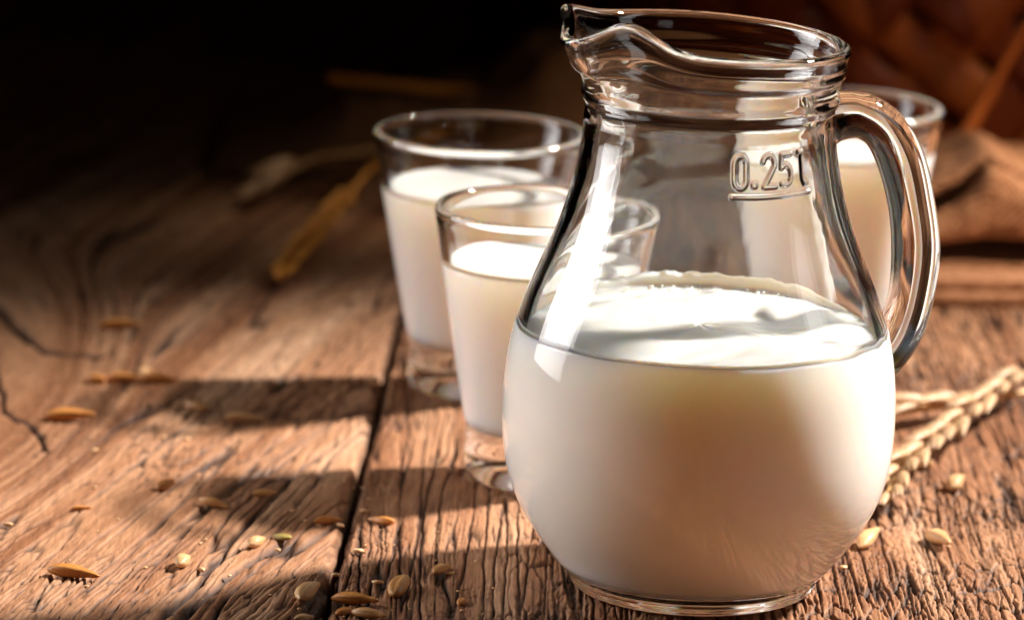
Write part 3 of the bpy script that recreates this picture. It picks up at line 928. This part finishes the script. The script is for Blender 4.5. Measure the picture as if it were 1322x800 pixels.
# crumpled dark cloth behind the tumblers
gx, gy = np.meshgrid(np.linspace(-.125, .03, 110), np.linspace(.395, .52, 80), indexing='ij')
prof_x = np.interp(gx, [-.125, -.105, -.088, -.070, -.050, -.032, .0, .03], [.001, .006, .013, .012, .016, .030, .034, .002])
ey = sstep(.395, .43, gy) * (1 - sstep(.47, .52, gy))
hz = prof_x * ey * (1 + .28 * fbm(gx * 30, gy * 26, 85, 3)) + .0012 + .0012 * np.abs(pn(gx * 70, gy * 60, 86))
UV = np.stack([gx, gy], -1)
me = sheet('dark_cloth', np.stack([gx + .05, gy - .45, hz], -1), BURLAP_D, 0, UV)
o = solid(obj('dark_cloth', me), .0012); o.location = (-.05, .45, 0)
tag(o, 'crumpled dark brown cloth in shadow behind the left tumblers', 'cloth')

# ------------------------------------------------------------------ woven basket
def basket_mat(name, c0, c1):
    m, nt, b = new_mat(name)
    nz = noise(nt, 60, (1, 1, .25), 5, .65)
    r_ = ramp(nt, [(.3, c0), (.7, c1)])
    nt.links.new(nz, r_.inputs['Fac']); nt.links.new(r_.outputs['Color'], b.inputs['Base Color'])
    b.inputs['Roughness'].default_value = .42
    bump(nt, b, nz, .3, .0008)
    return m
SPL = basket_mat('wicker_splint', (.17, .026, .006), (.30, .058, .011))
SPL2 = basket_mat('wicker_splint_light', (.42, .10, .016), (.60, .17, .028))
BC, BR_, BH = (.118, .565), .150, .165
basket = tag(empty('wicker_basket', (BC[0], BC[1], 0)), 'large dark red brown basket woven from wide diagonal splints', 'basket')
def splint(a0, dirn, ph0, width, mat, turn):
    """helical flat strip from the base to the rim, weaving over and under"""
    n = 90
    t = np.linspace(0, 1, n)
    z = t * BH
    ang = a0 + dirn * turn * t
    r_ = BR_ * (.92 + .10 * np.sin(t * 1.9)) + 0.0019 * np.sin((t * turn * dirn * 2 + ph0 * 1) * NS * .5)
    C_ = np.stack([r_ * np.sin(ang), -r_ * np.cos(ang), z], 1)
    T = np.gradient(C_, axis=0); T /= np.linalg.norm(T, axis=1)[:, None]
    No = np.stack([np.sin(ang), -np.cos(ang), 0 * ang], 1)
    S_ = np.cross(No, T)
    h, e = width / 2, .0007
    prof_ = [(-h, -e), (-h * .6, e * 1.3), (0, e * 1.9), (h * .6, e * 1.3), (h, -e), (0, -e * 1.2)]
    V = np.stack([C_ + S_ * a + No * b_ for a, b_ in prof_], 1)
    me = mesh_np('splint', V.reshape(-1, 3), grid_quads(n, 6, wrap_c=True), mat)
    return obj('splint', me, basket)
NS = 30
for i in range(NS):
    a = 2 * math.pi * i / NS
    w1 = (a + math.pi) % (2 * math.pi) - math.pi
    splint(a, 1, 0, .0178, SPL if i % 7 else SPL2, R(48))
    splint(a + R(4), -1, math.pi, .0165, SPL if i % 5 else SPL2, R(92))
ph = np.linspace(0, 2 * np.pi, 161)
rimc = np.stack([(BR_ * 1.02) * np.sin(ph), -(BR_ * 1.02) * np.cos(ph), np.full(161, BH)], 1)
obj('rim', tube(rimc, np.full(161, .006), 12, SPL2, 'rim'), basket)
shell_prof = [(0, .002), (.08, .002), (BR_ * .88, .002), (BR_ * .90, .01)] + [(BR_ * (.92 + .10 * math.sin(t_ * 1.9)) - .0035, t_ * BH) for t_ in np.linspace(.08, 1, 20)]
GAP_SHADE = basket_mat('basket_gap_shade', (.020, .006, .003), (.035, .012, .005))  # near-black inner shell: shade in the weave gaps is put into its colour
pl = np.array(shell_prof[1:]); phb = np.linspace(-math.pi, math.pi, 96, endpoint=False)
V = np.stack([pl[:, :1] * np.sin(phb), -pl[:, :1] * np.cos(phb), np.repeat(pl[:, 1:], 96, 1)], -1)
obj('gap_shade', mesh_np('gap_shade', V.reshape(-1, 3), grid_quads(len(pl), 96, wrap_c=True), GAP_SHADE), basket)
# loose splint leaning against the basket at the right
c_ = smooth_curve([(.072, .385, .003), (.0844, .386, .0142), (.094, .390, .0300), (.1027, .392, .0467), (.115, .396, .066), (.128, .402, .085)], .002)
n = len(c_)
T = np.gradient(c_, axis=0); T /= np.linalg.norm(T, axis=1)[:, None]
S_ = np.cross(T, np.array([0.1, -1, .1])); S_ /= np.linalg.norm(S_, axis=1)[:, None]
No = np.cross(S_, T)
wv = .0020 + .0006 * np.sin(np.linspace(0, 9, n))
V = np.stack([c_ - S_ * wv[:, None], c_ + No * .0008, c_ + S_ * wv[:, None], c_ - No * .0006], 1)
o = obj('wicker_strip', mesh_np('wicker_strip', V.reshape(-1, 3), grid_quads(n, 4, wrap_c=True), SPL2))
tag(o, 'orange wicker strip leaning up against the basket beside the burlap', 'wicker strip')

# ------------------------------------------------------------------ enlarge every top-level object
for o in list(COL.objects):
    if o.parent is None and o.type in {'MESH', 'EMPTY'}:
        o.location = o.location * S
        o.scale = o.scale * S
